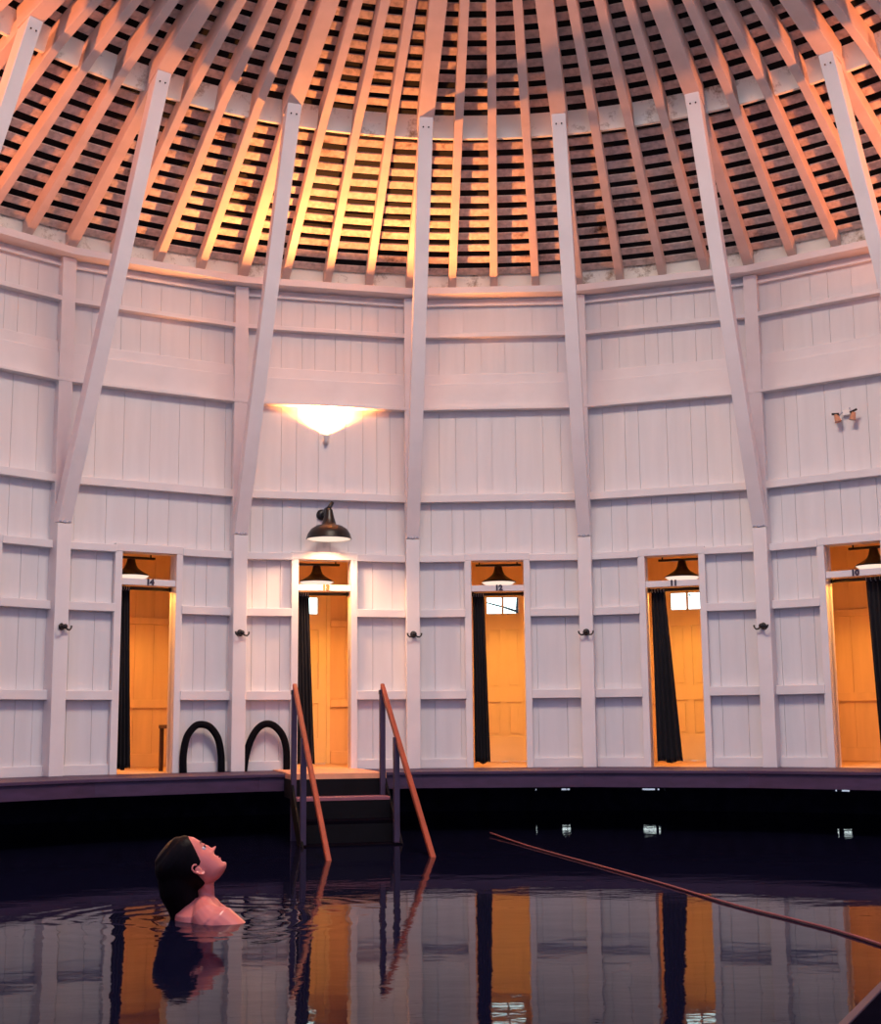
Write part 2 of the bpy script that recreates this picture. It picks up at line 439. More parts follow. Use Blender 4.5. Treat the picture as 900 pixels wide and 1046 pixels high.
# ceiling: covering, laths, ring and plate
ceil = struct(empty('ceiling', Matrix.Identity(4)))
def az(kk): return TH0 + kk * ANG
def pol(r, kk, z): t = az(kk); return (r * math.sin(t), r * math.cos(t), z)
KA, KB = -5.5, 5.75
steps = [KA + i * .25 for i in range(int((KB - KA) / .25) + 1)]
cov = MB()
def shell(mb, prof, th, st):
    for a, b in zip(st[:-1], st[1:]):
        for (p, q) in zip(prof[:-1], prof[1:]):
            v = [pol(p[0], a, p[1]), pol(p[0], b, p[1]), pol(q[0], b, q[1]), pol(q[0], a, q[1])]
            v2 = [(x, y, z + th) for x, y, z in v]
            mb.add(v + v2, [(0, 1, 2, 3), (7, 6, 5, 4), (0, 4, 5, 1), (1, 5, 6, 2), (2, 6, 7, 3), (3, 7, 4, 0)])
cl = 1 / math.cos(math.atan(S_LO)); cu = 1 / math.cos(math.atan(S_UP))
shell(cov, [(6.7, lo_z(6.7) + RD * cl + .09), (4.46, lo_z(4.46) + RD * cl + .09), (4.40, up_z(4.40) + .17 * cu + .09), (R_TOP, up_z(R_TOP) + .17 * cu + .09)], .05, steps)
cov.build('roof_covering', SHING, ceil)
lath = MB()
def laths(r_in, r_out, zf, off, pitch, slope, rnd):
    cs = math.cos(math.atan(slope)); n = int((r_out - r_in) / cs / pitch)
    for i in range(n):
        ra = r_out - i * pitch * cs; rb = ra - pitch * cs * .51
        for a, b in zip(steps[:-1], steps[1:]):
            j = rnd.uniform(-.006, .006)
            p = [(ra + j, zf(ra + j) + off), (rb + j, zf(rb + j) + off)]
            shell(lath, p, .011, [a, b])
rl = random.Random(3)
laths(4.50, 6.14, lo_z, RD * cl + .002, .157, S_LO, rl)
laths(R_TOP, 4.40, up_z, .17 * cu + .002, .157, S_UP, rl)
lath.build('roof_laths', LATH, ceil)
rg = MB()
for a, b in zip(steps[:-1], steps[1:]):
    d = .035 / 2
    v = [pol(4.55, a, 6.445), pol(4.55, b, 6.445), pol(4.59, b, 6.445), pol(4.59, a, 6.445),
         pol(4.46, a, 6.635), pol(4.46, b, 6.635), pol(4.50, b, 6.635), pol(4.50, a, 6.635)]
    rg.add(v, [(0,3,2,1),(4,5,6,7),(0,1,5,4),(1,2,6,5),(2,3,7,6),(3,0,4,7)])
rg.build('ring_blocking', RING, ceil, .004)
pl = MB()
for k in range(KMIN, KMAX + 1):
    def q(v, u, z): M = facet_M(k, v); return tuple(M @ Vector((u, 0, z)))
    hw0 = (A - .20) * math.tan(ANG / 2); hw1 = (A + .12) * math.tan(ANG / 2)
    v = [q(.20, -hw0, 5.405), q(.20, hw0, 5.405), q(-.12, hw1, 5.405), q(-.12, -hw1, 5.405), q(.20, -hw0, 5.475), q(.20, hw0, 5.475), q(-.12, hw1, 5.475), q(-.12, -hw1, 5.475)]
    pl.add(v, [(0,3,2,1),(4,5,6,7),(0,1,5,4),(1,2,6,5),(2,3,7,6),(3,0,4,7)])
pl.build('wall_plate', TRIM, ceil, .004)
eb = MB()
for a, b in zip(steps[:-1], steps[1:]):
    v = [pol(6.17, a, 5.47), pol(6.17, b, 5.47), pol(6.2, b, 5.47), pol(6.2, a, 5.47), pol(6.17, a, 5.67), pol(6.17, b, 5.67), pol(6.2, b, 5.67), pol(6.2, a, 5.67)]
    eb.add(v, [(0,3,2,1),(4,5,6,7),(0,1,5,4),(1,2,6,5),(2,3,7,6),(3,0,4,7)])
eb.build('eaves_boards', RING, ceil)

# ------------------------------------------------------------------ deck and foundation
fl = struct(empty('floor', Matrix.Identity(4)))
def ringseg(mb, v0, v1, z0, z1, k, inset=0):
    def q(v, s, z): M = facet_M(k, v); return tuple(M @ Vector((s * (A - v) * math.tan(ANG / 2), 0, z)))
    v = [q(v0, -1, z0), q(v0, 1, z0), q(v1, 1, z0), q(v1, -1, z0), q(v0, -1, z1), q(v0, 1, z1), q(v1, 1, z1), q(v1, -1, z1)]
    mb.add(v, [(0,3,2,1),(4,5,6,7),(0,1,5,4),(1,2,6,5),(2,3,7,6),(3,0,4,7)])
dk = MB(); fa = MB(); no = MB(); st = MB()
for k in range(-7, 7):
    for i in range(8): ringseg(dk, 1.0 - i * .125 - .002, 1.0 - (i + 1) * .125 + .002, DECK - .03, DECK, k)
    ringseg(fa, 1.0, .97, .400, DECK - .03, k)
    ringseg(no, 1.02, 1.0, DECK - .028, DECK - .001, k)
dk.build('deck_boards', DECKM, fl); fa.build('fascia', DECKM, fl); no.build('nosing', DECKM, fl, .003)
for k in range(-7, 7):
    if k == 0:
        segs = [(-.9, .44), (.475, .485), (.80, .9)]
    # foundation wall as upright slabs with daylight slots just under the deck
    holes = {0: [(.40, .412), (.70, .76), (.765, .80)], 1: [(-.82, -.66), (-.645, -.61), (-.56, -.545), (-.90, -.89)], 2: [(-1.14, -1.09), (-1.07, -.95)]}.get(k, [])
    M = facet_M(k, -2.30); W = (A + 2.30) * math.tan(ANG / 2) + .01
    def bx(x0, x1, z0, z1): 
        q = MB().box(x0, x1, 0, .1, z0, z1); st.add([tuple(M @ Vector(v)) for v in q.v], q.f)
    bx(-W, W, -1.2, .214); bx(-W, W, .236, .50)
    x = -W
    for (a, b) in sorted(holes): bx(x, a, .214, .236); x = b
    bx(x, W, .214, .236)
st.build('foundation_wall', STONE, fl)
und = MB()
for k in range(-7, 7): ringseg(und, .96, -2.30, DECK - .055, DECK - .035, k)
und.build('underside', STONE, fl)
MB().lathe([(0.001, 0), (9.5, 0), (9.5, -.1), (.001, -.1)], 44, (0, 0, -1.25)).build('pool_bed', STONE, fl)

# water
w = MB(); w.lathe([(0.001, 0), (8.35, 0), (8.35, -.03), (.001, -.03)], 66)
wo = w.build('pool_water', WATER, None); tag(wo, 'still dark spring water reflecting the white walls and orange doorways', 'water', None, 'stuff')

# ground outside
g = MB(); g.lathe([(8.75, 0), (40, 0), (40, -.05), (8.75, -.05)], 44, (0, 0, -.05), closed=True)
struct(g.build('ground', GROUNDM, None))

# ------------------------------------------------------------------ pendant lamps in the booths
def bell_profile(r, h, t=.004):
    o = [(.040, 1.0), (.043, .86), (.052, .66), (.068, .48), (.095, .34), (.132, .21), (.166, .09), (.188, 0.0)]
    o = [(a * r / .188, z * h) for a, z in o]
    return o
def pendant(k):
    root = empty('pendant_lamp', facet_M(k, -.55, 2.462))
    pr = bell_profile(.185, .17)
    s = MB(); s.lathe(pr + [(a - .004, z - .002) for a, z in pr[::-1]], 40, closed=True); sh = s.build('lamp_shade', BLACK, root, smooth=True)
    i = MB(); i.lathe([(a - .006, z - .004) for a, z in pr[2:]], 40); i.build('shade_lining', INNER, sh, smooth=True)
    gl = MB(); gl.lathe([(.001, -.050), (.07, -.046), (.12, -.034), (.155, -.016), (.176, .004), (.17, .010), (.001, .012)], 40); gl.build('glowing_diffuser', GLOW, sh, smooth=True)
    c = MB(); c.tube([(0, 0, .165), (0, 0, .18)], .022); c.build('stem', BLACK, root)
    rb = MB(); rb.box(-.24, .24, -.025, .025, .172, .192); rb.tube([(-.2, 0, .19), (-.2, 0, .488)], .008); rb.tube([(.2, 0, .19), (.2, 0, .488)], .008)
    rb.build('ceiling_edge_bar', BLACK, root)  # added black bar, stands in for the dark line at the booth ceiling edge
    n = DOOR_NO.get(k)
    tag(root, ('black bell pendant lamp with glowing underside inside doorway %d' % n) if n else ('black bell pendant lamp in the booth past doorway %d' % (14 if k < 0 else 10)), 'lamp', 'pendant lamps in the changing booths')
    l = bpy.data.lights.new('booth_bulb', 'SPOT'); l.energy = BOOTH_W; l.color = BOOTH_C; l.shadow_soft_size = .10; l.spot_size = 2.95; l.spot_blend = .25
    lo = bpy.data.objects.new('booth_bulb', l); C.objects.link(lo); lo.parent = root; lo.location = (0, 0, -.075)
BOOTH_W = 105; BOOTH_C = (1.0, .40, .055)
for k in range(-3, 4): pendant(k)

# ------------------------------------------------------------------ curtains, rods, number plates
def curtain(k, x0, x1, xb0, xb1, seed):
    rnd = random.Random(seed); y0 = .055
    n, mrows = 60, 30; vs = []; fs = []
    for side in (0, 1):
        for i in range(mrows + 1):
            t = i / mrows; z = 2.285 - t * (2.285 - (DECK + .045))
            a = x0 + (xb0 - x0) * t ** .8; b = x1 + (xb1 - x1) * t ** 1.1
            for j in range(n + 1):
                u = j / n; f = math.sin(u * PI * 9 + .6 * math.sin(t * 3 + seed)) * (.014 + .006 * t)
                f += .006 * math.sin(u * 31 + t * 5)
                vs.append((a + (b - a) * u, y0 + .03 + f + (.006 if side else 0), z + .012 * math.sin(u * 9) * t))
    W = n + 1; S = W * (mrows + 1)
    for i in range(mrows):
        for j in range(n):
            q = i * W + j; fs.append((q, q + 1, q + 1 + W, q + W)); fs.append((S + q, S + q + W, S + q + 1 + W, S + q + 1))
    for i in range(mrows):
        a = i * W; fs.append((a, a + W, S + a + W, S + a)); a += n; fs.append((a, S + a, S + a + W, a + W))
    for j in range(n):
        a = mrows * W + j; fs.append((a, a + 1, S + a + 1, S + a)); a = j; fs.append((a, S + a, S + a + 1, a + 1))
    n_ = DOOR_NO[k]
    o = MB().add(vs, fs).build('door_curtain', CURT, None, smooth=True, M=facet_M(k))
    tag(o, 'black curtain drawn to the %s side of doorway %d' % ('right' if k == 2 else 'left', n_), 'curtain', 'curtains in the booth doorways')
    rod = empty('curtain_rod', facet_M(k))
    MB().tube([(OX0 - .005, .085, 2.292), (OX1 + .005, .085, 2.292)], .016, 12).build('rod', BLACK, rod, smooth=True)
    for s in (OX0 + .012, OX1 - .012): MB().lathe([(.001, -.008), (.024, -.008), (.024, .008), (.001, .008)], 16, (s, .085, 2.292), Matrix.Rotation(PI / 2, 3, 'Y')).build('rod_end', BLACK, rod)
    lo, hi = min(x0, x1), max(x0, x1)
    for q in range(5):
        xx = lo + .01 + (hi - lo - .02) * q / 4
        MB().tube([(xx, .085 + .021 * math.cos(a), 2.290 + .021 * math.sin(a)) for a in [2 * PI * i / 12 for i in range(13)]], .003, 6).build('curtain_ring', GREYM, rod)
    tag(rod, 'thin black curtain rod across the top of doorway %d' % n_, 'rod', 'curtain rods')
curtain(-2, OX0 + .01, -.155, OX0 + .01, -.10, 1)
curtain(-1, OX0 + .01, -.15, OX0 + .01, -.08, 2)
curtain(0, OX0 + .01, -.15, OX0 + .012, -.11, 3)
curtain(1, OX0 + .03, -.11, OX0 + .035, .01, 4)
curtain(2, OX1 - .01, .05, OX1 - .01, .11, 5)

def number(k, txt, mat):
    cu = bpy.data.curves.new('digits', 'FONT'); cu.body = txt; cu.size = .075; cu.extrude = .003; cu.align_x = 'CENTER'; cu.align_y = 'CENTER'; cu.offset = .0055
    o = bpy.data.objects.new('t', cu); C.objects.link(o)
    dg = bpy.context.evaluated_depsgraph_get(); me = bpy.data.meshes.new_from_object(o.evaluated_get(dg)); bpy.data.objects.remove(o)
    me.materials.clear(); me.materials.append(mat)
    me.transform(Matrix.Rotation(PI / 2, 4, 'X'))
    ob = bpy.data.objects.new('door_number', me); C.objects.link(ob); ob.matrix_world = facet_M(k, .054, 2.341, 0.0)
    tag(ob, 'small number %s on the white bar over the doorway' % txt, 'number', 'numbers over the booth doorways')
for k, n in DOOR_NO.items(): number(k, str(n), BRASSNUM if n == 13 else DARKNUM)

# ------------------------------------------------------------------ hooks on the posts
def hook(k, z):
    root = empty('coat_hook', radial_M(k, R - .19, z) @ Matrix.Rotation(0, 4, 'Z'))
    r = random.Random(k); 
    MB().lathe([(.001, 0), (.032, 0), (.034, .006), (.026, .007), (.001, .018)], 20, (0, 0, 0), Matrix.Rotation(PI / 2, 3, 'X')).build('back_plate', BLACK, root, smooth=True)
    MB().tube([(0, -.01, 0), (0, -.04, 0)], .014, 12).build('stem', BLACK, root, smooth=True)
    MB().ball((0, -.05, .0), .024).build('knob', BLACK, root, smooth=True)
    for s in (-1, 1):
        MB().tube([(s * .01, -.05, -.012), (s * .03, -.052, -.026), (s * .052, -.054, -.028), (s * .068, -.055, -.012), (s * .072, -.055, .010)], [.009, .009, .008, .008, .010], 8).build('prong', BLACK, root, smooth=True)
    root.rotation_euler.z += {-2: .35, -1: .22, 0: .15, 1: 0, 2: -.25}.get(k, 0)
    tag(root, 'black double coat hook on the post ' + post_place(k), 'hook', 'coat hooks on the posts')
for k, z in ((-2, 1.885), (-1, 1.875), (0, 1.873), (1, 1.875), (2, 1.88)): hook(k, z)

# ------------------------------------------------------------------ wall lamp over doorway 13
wl = empty('wall_lamp', facet_M(-1, 0, 0))
XL = -.012; YL = -.30; ZR = 2.80
pr = [(.030, .30), (.036, .285), (.050, .22), (.072, .145), (.078, .14), (.13, .128), (.18, .095), (.212, .045), (.222, .006), (.226, 0)]
MB().lathe(pr + [(a - .005, z - .003) for a, z in pr[::-1]], 44, (XL, YL, ZR), closed=True).build('lamp_shade', BLACK, wl, smooth=True); wsh = bpy.context.scene.objects[-1] if False else [q for q in wl.children][0]
MB().lathe([(a - .007, z - .006) for a, z in pr[4:]], 44, (XL, YL, ZR)).build('shade_lining', INNER, wsh, smooth=True)
MB().lathe([(.001, -.012), (.12, -.010), (.212, .001), (.21, .008), (.001, .010)], 44, (XL, YL, ZR)).build('glowing_diffuser', GLOW, wsh, smooth=True)
MB().lathe([(.001, 0), (.058, 0), (.056, .02), (.03, .035), (.001, .038)], 28, (-.035, 0, 3.085), Matrix.Rotation(PI / 2, 3, 'X')).build('wall_canopy', BLACK, wl, smooth=True)
MB().tube([(-.035, -.03, 3.085), (-.035, -.10, 3.10), (-.025, -.19, 3.115), (-.015, -.26, 3.115), (XL, -.30, 3.09)], .017, 12).build('arm', BLACK, wl, smooth=True)
MB().tube([(XL - .02, -.30, 3.08), (XL + .01, -.30, 3.125), (XL + .035, -.30, 3.17)], [.024, .022, .018], 12).build('swivel_joint', BLACK, wl, smooth=True)
tag(wl, 'black barn wall lamp with a glowing rim mounted above doorway 13', 'lamp')
l = bpy.data.lights.new('wall_lamp_bulb', 'SPOT'); l.energy = 125; l.color = (1.0, .50, .25); l.spot_size = 2.8; l.spot_blend = .6; l.shadow_soft_size = .12
lo = bpy.data.objects.new('wall_lamp_bulb', l); C.objects.link(lo); lo.parent = wl; lo.location = (XL, YL, ZR - .03)

# ------------------------------------------------------------------ upward flood lamps
def flood(k, label, energy=150, z=3.86, v=.16):
    root = empty('flood_lamp', facet_M(k, 0, z))
    MB().lathe([(.001, 0), (.03, 0), (.03, .012), (.001, .02)], 20, (0, 0, -.02), Matrix.Rotation(PI / 2, 3, 'X')).build('wall_plate_disc', INNER, root, smooth=True)
    MB().tube([(0, -.015, -.02), (0, -.045, -.045), (0, -.05, -.03)], .008, 8).build('arm', INNER, root, smooth=True)
    Mx = Matrix.Rotation(.25, 3, 'X')
    MB().lathe([(.001, -.03), (.018, -.03), (.022, .0), (.034, .05), (.036, .055), (.032, .053), (.001, .03)], 24, (0, -.05, -.01), Mx).build('lamp_head', INNER, root, smooth=True)
    MB().ball((0, -.055, .035), (.028, .028, .016)).build('bulb', BULB, root, smooth=True)
    tag(root, label, 'lamp', None)
    l = bpy.data.lights.new('flood_bulb', 'SPOT'); l.energy = energy; l.color = (1.0, .31, .07) if abs(k + 1) < 1 else (1.0, .27, .07); l.spot_size = 2.45 if k == -1 else 2.9; l.spot_blend = .8 if k == -1 else .5; l.shadow_soft_size = .03
    lo = bpy.data.objects.new('flood_bulb', l); C.objects.link(lo); lo.parent = root; lo.location = (0, -.05, .06); lo.rotation_euler = (PI - (.12 if k == -1 else .28), 0, 0)
    return root
flood(-1, 'bright little upward flood lamp on the wall high above doorway 13', 1250)
flood(-5, 'upward flood lamp on the side wall beyond the left frame edge', 1350)
flood(4, 'upward flood lamp on the side wall beyond the right frame edge', 1350)

# ------------------------------------------------------------------ emergency light
em = empty('emergency_light', facet_M(2, 0, 3.85, 0))
MB().box(-.035, .035, -.05, 0, .0, .055).build('housing', INNER, em, .006)
for s in (-1, 1):
    MB().tube([(.03 * s, -.04, .03), (.05 * s, -.06, .02), (.06 * s, -.075, -.005)], .007, 8).build('bracket', GREYM, em, smooth=True)
    MB().lathe([(.001, .04), (.020, .04), (.030, -.03), (.033, -.035), (.001, -.028)], 20, (.075 * s, -.085, -.03), Matrix.Rotation(.25 * s, 3, 'Y')).build('lamp_head', COPPER, em, smooth=True)
    MB().tube([(.055 * s, -.09, .01), (.12 * s, -.10, .015 if s < 0 else .03)], .011, 8).build('knuckle', BLACK, em, smooth=True)
MB().tube([(.02, -.02, .055), (.03, -.02, .075)], .006, 8).build('test_button', GREYM, em)
tag(em, 'small twin headed emergency light on the wall high above doorway 10', 'emergency light')

# ------------------------------------------------------------------ black arches
def arch(name_u, k, pts, lab):
    P = [Vector((x, -.11, z)) for x, z in pts]
    # smooth the polyline
    out = []
    n = len(P)
    for i in range(n - 1):
        p0 = P[max(i - 1, 0)]; p1 = P[i]; p2 = P[i + 1]; p3 = P[min(i + 2, n - 1)]
        for t in [j / 6 for j in range(6)]:
            out.append(.5 * ((2 * p1) + (p2 - p0) * t + (2 * p0 - 5 * p1 + 4 * p2 - p3) * t * t + (3 * p1 - p0 - 3 * p2 + p3) * t ** 3))
    out.append(P[-1])
    o = MB().tube(out, .034, 16).build('pool_noodle', BLACKFOAM, None, smooth=True, M=facet_M(k))
    tag(o, lab, 'pool noodle', 'black foam noodles bent against the wall')
Zd = DECK
arch('a', -2, [(.348, Zd), (.345, Zd + .17), (.375, Zd + .33), (.45, Zd + .43), (.525, Zd + .45), (.61, Zd + .42), (.685, Zd + .32), (.72, Zd + .17), (.728, Zd)],
     'black foam noodle arched against the wall, between doorway 14 and the post')
arch('b', -1, [(-.80, Zd), (-.775, Zd + .17), (-.73, Zd + .31), (-.665, Zd + .41), (-.59, Zd + .45), (-.51, Zd + .43), (-.43, Zd + .34), (-.39, Zd + .2), (-.385, Zd)],
     'black foam noodle arched against the wall, between the post and doorway 13')

# bench in booth 14
bn = empty('booth_bench', facet_M(-2))
MB().box(.345, .77, .24, .62, Zd + .415, Zd + .45).build('seat', BENCH, bn, .004)
for x in (.365, .74):
    for y in (.27, .58): MB().box(x - .018, x + .018, y - .018, y + .018, Zd, Zd + .415).build('leg', BENCH, bn, .003)
tag(bn, 'dark wooden bench just inside the right of doorway 14', 'bench')

# ------------------------------------------------------------------ stairs at doorway 13
sx = empty('pool_stairs', facet_M(-1))
ld = MB(); y = -.002
X0, X1 = -.53, .32
while y > -1.43:
    ld.box(X0 if y < -.99 else X0 + .02, X1, max(y - .104, -1.45), y - .004, Zd - (.035 if y < -1.02 else -.001), Zd + .012); y -= .1075
ld.build('landing', LAND, sx)
tz, tv = Zd, 1.45
for i in range(5):
    MB().box(X0 + .02, X1 - .02, -tv + .0, -tv + .02, tz - .18, tz - (.036 if i == 0 else .03)).build('riser', DARKW, sx)
    tz -= .18; t0 = tv; tv += .25
    MB().box(X0 + .02, X1 - .02, -tv, -t0 + .02, tz - .03, tz).build('tread', STRING if i else simple('worn_step', (.30, .10, .13), .5), sx, .003)
for s in (X0, X1 - .02):
    MB().prism([(-1.45, Zd - .04), (-1.45, Zd - .25), (-2.7, -.62), (-2.7, -.42)], s, s + .02, 'x').build('stringer', DARKW, sx)
    MB().box(s, s + .02, -1.45, -1.03, Zd - .20, Zd - .036).build('side_board', DARKW, sx)
tag(sx, 'wooden landing with steps going down into the water below doorway 13', 'stairs')
def rail(u, lab):
    root = empty('stair_handrail', facet_M(-1))
    z = lambda v: 1.335 - .715 * (v - 1.45)
    d = .022
    m = MB(); m.prism([(-1.43, z(1.43)), (-1.43, z(1.43) - .065), (-3.6, z(3.6) - .055), (-3.6, z(3.6))], u - .018, u + .022, 'x')
    m.build('rail_board', HAND, root, .008)
    for v, zb in ((1.47, -.2), (2.05, -.3)):
        MB().box(u - .03, u + .016, -v - .03, -v + .03, zb, z(v) - .03).build('rail_post', POSTM, root, .004)
    MB().box(u - .035, u - .022, -1.50, -1.44, z(1.47) - .07, z(1.47) - .035).build('bolt_plate', BLACK, root)
    tag(root, lab, 'handrail', 'red wooden handrails of the pool stairs')
rail(-.50, 'red wooden stair handrail on dark posts, left one below doorway 13')
rail(.288, 'red wooden stair handrail on dark posts, right one below doorway 13')

# near landing whose edge crosses the bottom right corner
ns = empty('entry_platform', Matrix(((.485, .8745, 0, .44), (.8745, -.485, 0, -4.345), (0, 0, 1, 0), (0, 0, 0, 1))))
# local x runs along the edge away from the camera, local y to the right of it
q = MB()
for i in range(12): q.box(-1.6, 1.5, .022 + i * .12, .022 + i * .12 + .116, .32, .354)
q.build('platform_boards', STRING, ns)
MB().box(-1.6, 1.5, .0, .02, .315, .357).build('edge_strip', REDEDGE, ns, .003)
MB().box(-1.6, 1.5, .03, .06, -.6, .318).build('skirt_board', STRING, ns)
for x in (-1.5, 0, 1.4): MB().box(x - .05, x + .05, .08, .18, -1.24, .318).build('support_post', STRING, ns)
tag(ns, 'dark wooden platform with a thin red edge, bottom right corner', 'platform')

# ------------------------------------------------------------------ trees outside the booth windows
BARK = simple('dark_bark', (.05, .05, .06), .9, var=.3); LEAF = simple('blue_green_leaves', (.10, .22, .20), .8, var=.3)
def tree(k, u, lab, seed):
    rnd = random.Random(seed)
    root = empty('tree', facet_M(k, -5.6, 0, u))
    b = MB(); b.tube([(0, 0, -.05), (.05, 0, 1.4), (-.03, .05, 2.6), (.06, 0, 4.2)], [.10, .08, .06, .02], 10)
    tips = []
    for i in range(16):
        z = 1.9 + i * .13; a = rnd.uniform(0, 2 * PI); L = rnd.uniform(.7, 1.3)
        p = [(0, 0, z)]
        for t in (.3, .6, 1): p.append((math.cos(a) * L * t + rnd.uniform(-.05, .05), math.sin(a) * L * t * .6, z + .35 * t * L + rnd.uniform(-.05, .05)))
        b.tube(p, [.022, .014, .009, .004], 6); tips += p[2:]
    b.build('trunk', BARK, root)
    l = MB()
    for p in tips:
        for j in range(7):
            c = Vector(p) + Vector([rnd.gauss(0, .10) for _ in range(3)]); q = Matrix.Rotation(rnd.uniform(0, 3), 3, Vector((rnd.random(), rnd.random(), 1)).normalized())
            l.ball(c, (.035, .018, .005), 6, 3, q)
    l.build('foliage', LEAF, root)
    tag(root, lab, 'tree')
tree(0, .35, 'small dark branched tree outdoors, seen through the window of doorway 12', 4)
tree(1, -.25, 'small leafy tree outdoors, seen through the window of doorway 11', 9)

# ------------------------------------------------------------------ rope on the water
rp = [(.22, 4.84, .02), (.45, 3.61, .007), (.78, 2.06, .007), (1.01, .96, .007), (1.19, .0, .007), (1.36, -.53 - .1, .007), (1.45, -1.0, .007), (1.52, -1.45, .007), (1.62, -2.1, .007), (1.75, -2.9, .007)]
P = [Vector(p) for p in rp]; path = []
for i in range(len(P) - 1):
    p0 = P[max(i - 1, 0)]; p1 = P[i]; p2 = P[i + 1]; p3 = P[min(i + 2, len(P) - 1)]
    nn = int((p2 - p1).length / .012)
    for t in [j / nn for j in range(nn)]:
        path.append(.5 * ((2 * p1) + (p2 - p0) * t + (2 * p0 - 5 * p1 + 4 * p2 - p3) * t * t + (3 * p1 - p0 - 3 * p2 + p3) * t ** 3))
rpm = MB()
for s in range(3):
    pts = []; L = 0
    for i, p in enumerate(path):
        if i: L += (p - path[i - 1]).length
        a = L / .07 * 2 * PI + s * 2 * PI / 3
        t = (path[min(i + 1, len(path) - 1)] - path[max(i - 1, 0)]).normalized(); sd = t.cross(Vector((0, 0, 1))).normalized(); up = sd.cross(t)
        pts.append(p + (sd * math.cos(a) + up * math.sin(a)) * .0036)
    rpm.tube(pts, .0042, 6)
o = rpm.build('pool_rope', ROPE, None, smooth=True)
tag(o, 'thin twisted red-brown rope lying slack across the dark water', 'rope')

# ------------------------------------------------------------------ bather
pr_ = empty('person', Matrix.Translation(Vector((-1.574, -.205, 0))) @ Matrix.Rotation(math.radians(7.8), 4, 'Z'))
tag(pr_, 'person shoulder deep in the water with wet hair, head tilted back looking up', 'person')
S = 1.34
px = lambda x, y: ((x - 213) / 190, (937 - y) / 190)
hc = px(195, 886.5)
HM = Matrix.Translation(Vector((hc[0], 0, hc[1]))) @ Matrix.Rotation(math.radians(-50), 4, 'Y') @ Matrix.Rotation(math.radians(12), 4, 'Z') @ Matrix.Scale(S, 4)
tab = [(-.118, .055, .030, .012), (-.112, .078, .005, .030), (-.10, .087, -.02, .044), (-.085, .087, -.035, .053), (-.06, .086, -.05, .060), (-.035, .085, -.072, .066),
       (-.01, .082, -.088, .071), (.01, .082, -.098, .074), (.035, .088, -.103, .077), (.06, .085, -.105, .077), (.08, .074, -.098, .072), (.098, .054, -.083, .060), (.110, .028, -.060, .040), (.116, .0, -.030, .012)]
def itp(z, c):
    for a, b in zip(tab[:-1], tab[1:]):
        if a[0] <= z <= b[0]:
            t = (z - a[0]) / (b[0] - a[0]); return a[c] + (b[c] - a[c]) * t
    return tab[0][c] if z < tab[0][0] else tab[-1][c]
def G(x, s): return math.exp(-(x / s) ** 2)
def head_pt(z, a, grow=0):
    xf, xb, w_ = itp(z, 1) + grow, itp(z, 2) - grow, itp(z, 3) + grow
    cx = (xf + xb) / 2 * .6 + .004; 
    c, s = math.cos(a), math.sin(a)
    rx = (xf - cx) if c > 0 else (cx - xb)
    e = .88
    x = cx + rx * math.copysign(abs(c) ** e, c); y = w_ * math.copysign(abs(s) ** e, s)
    if c > 0 and grow == 0:
        # face relief
        yy = y
        nose = G(yy, .014 + .006 * max(0, min(1, (.02 - z) / .05))) * (0.0 if z > .03 or z < -.047 else (.024 * G(z + .030, .007) + .014 * G(z + .008, .018) + .006 * G(z - .012, .007)))
        x += nose * 1.2
        x -= .011 * (G(yy - .032, .015) + G(yy + .032, .015)) * G(z - .004, .007)
        x += .004 * (G(yy - .031, .011) + G(yy + .031, .011)) * G(z - .002, .007)
        x += .003 * G(z - .026, .008) * G(yy, .05)
        x += .0042 * G(z + .060, .0055) * G(yy, .020) + .0040 * G(z + .073, .0055) * G(yy, .018) - .004 * G(z + .0665, .003) * G(yy, .022)
        x -= .005 * G(z + .084, .006) * G(yy, .03)
        x += .006 * G(z + .102, .010) * G(yy, .022)
        x += .003 * (G(yy - .04, .016) + G(yy + .04, .016)) * G(z + .03, .018)
    return Vector((x, y, z))
NA, NZ = 96, 90
vs = []; fs = []
for i in range(NZ + 1):
    z = -.118 + .234 * i / NZ
    for j in range(NA): vs.append(HM @ head_pt(z, 2 * PI * j / NA))
for i in range(NZ):
    for j in range(NA): fs.append((i * NA + j, i * NA + (j + 1) % NA, (i + 1) * NA + (j + 1) % NA, (i + 1) * NA + j))
fs.append(tuple(range(NA))[::-1]); fs.append(tuple(range(NZ * NA, (NZ + 1) * NA)))
body = MB().add(vs, fs)
# ears
for s in (-1, 1):
    def E(x, y, z): return HM @ Vector((x, s * (.067 + y), z))
    rim = [(.004, .004, -.048), (-.004, .010, -.058), (-.012, .013, -.050), (-.019, .018, -.036), (-.024, .020, -.020), (-.020, .019, -.008), (-.008, .016, -.003), (.003, .011, -.008), (.004, .006, -.020)]
    body.tube([E(*p) for p in rim], .0062, 10)
    body.ball(E(-.008, .006, -.028), (.017, .009, .026), 14, 10, HM.to_3x3().normalized())
    body.ball(E(.001, .010, -.030), .0055, 8, 6)
def cap(pts, rads): body.tube([Vector(p) for p in pts], rads, 20)
def P2(x, y, dy=0): a = px(x, y); return Vector((a[0], dy, a[1]))
# neck, back, shoulders, arms, trunk, legs
cap([P2(202, 886), P2(205.5, 897), P2(209, 907), P2(210, 916), P2(209, 926), P2(206, 940)], [.055, .051, .047, .046, .056, .075])
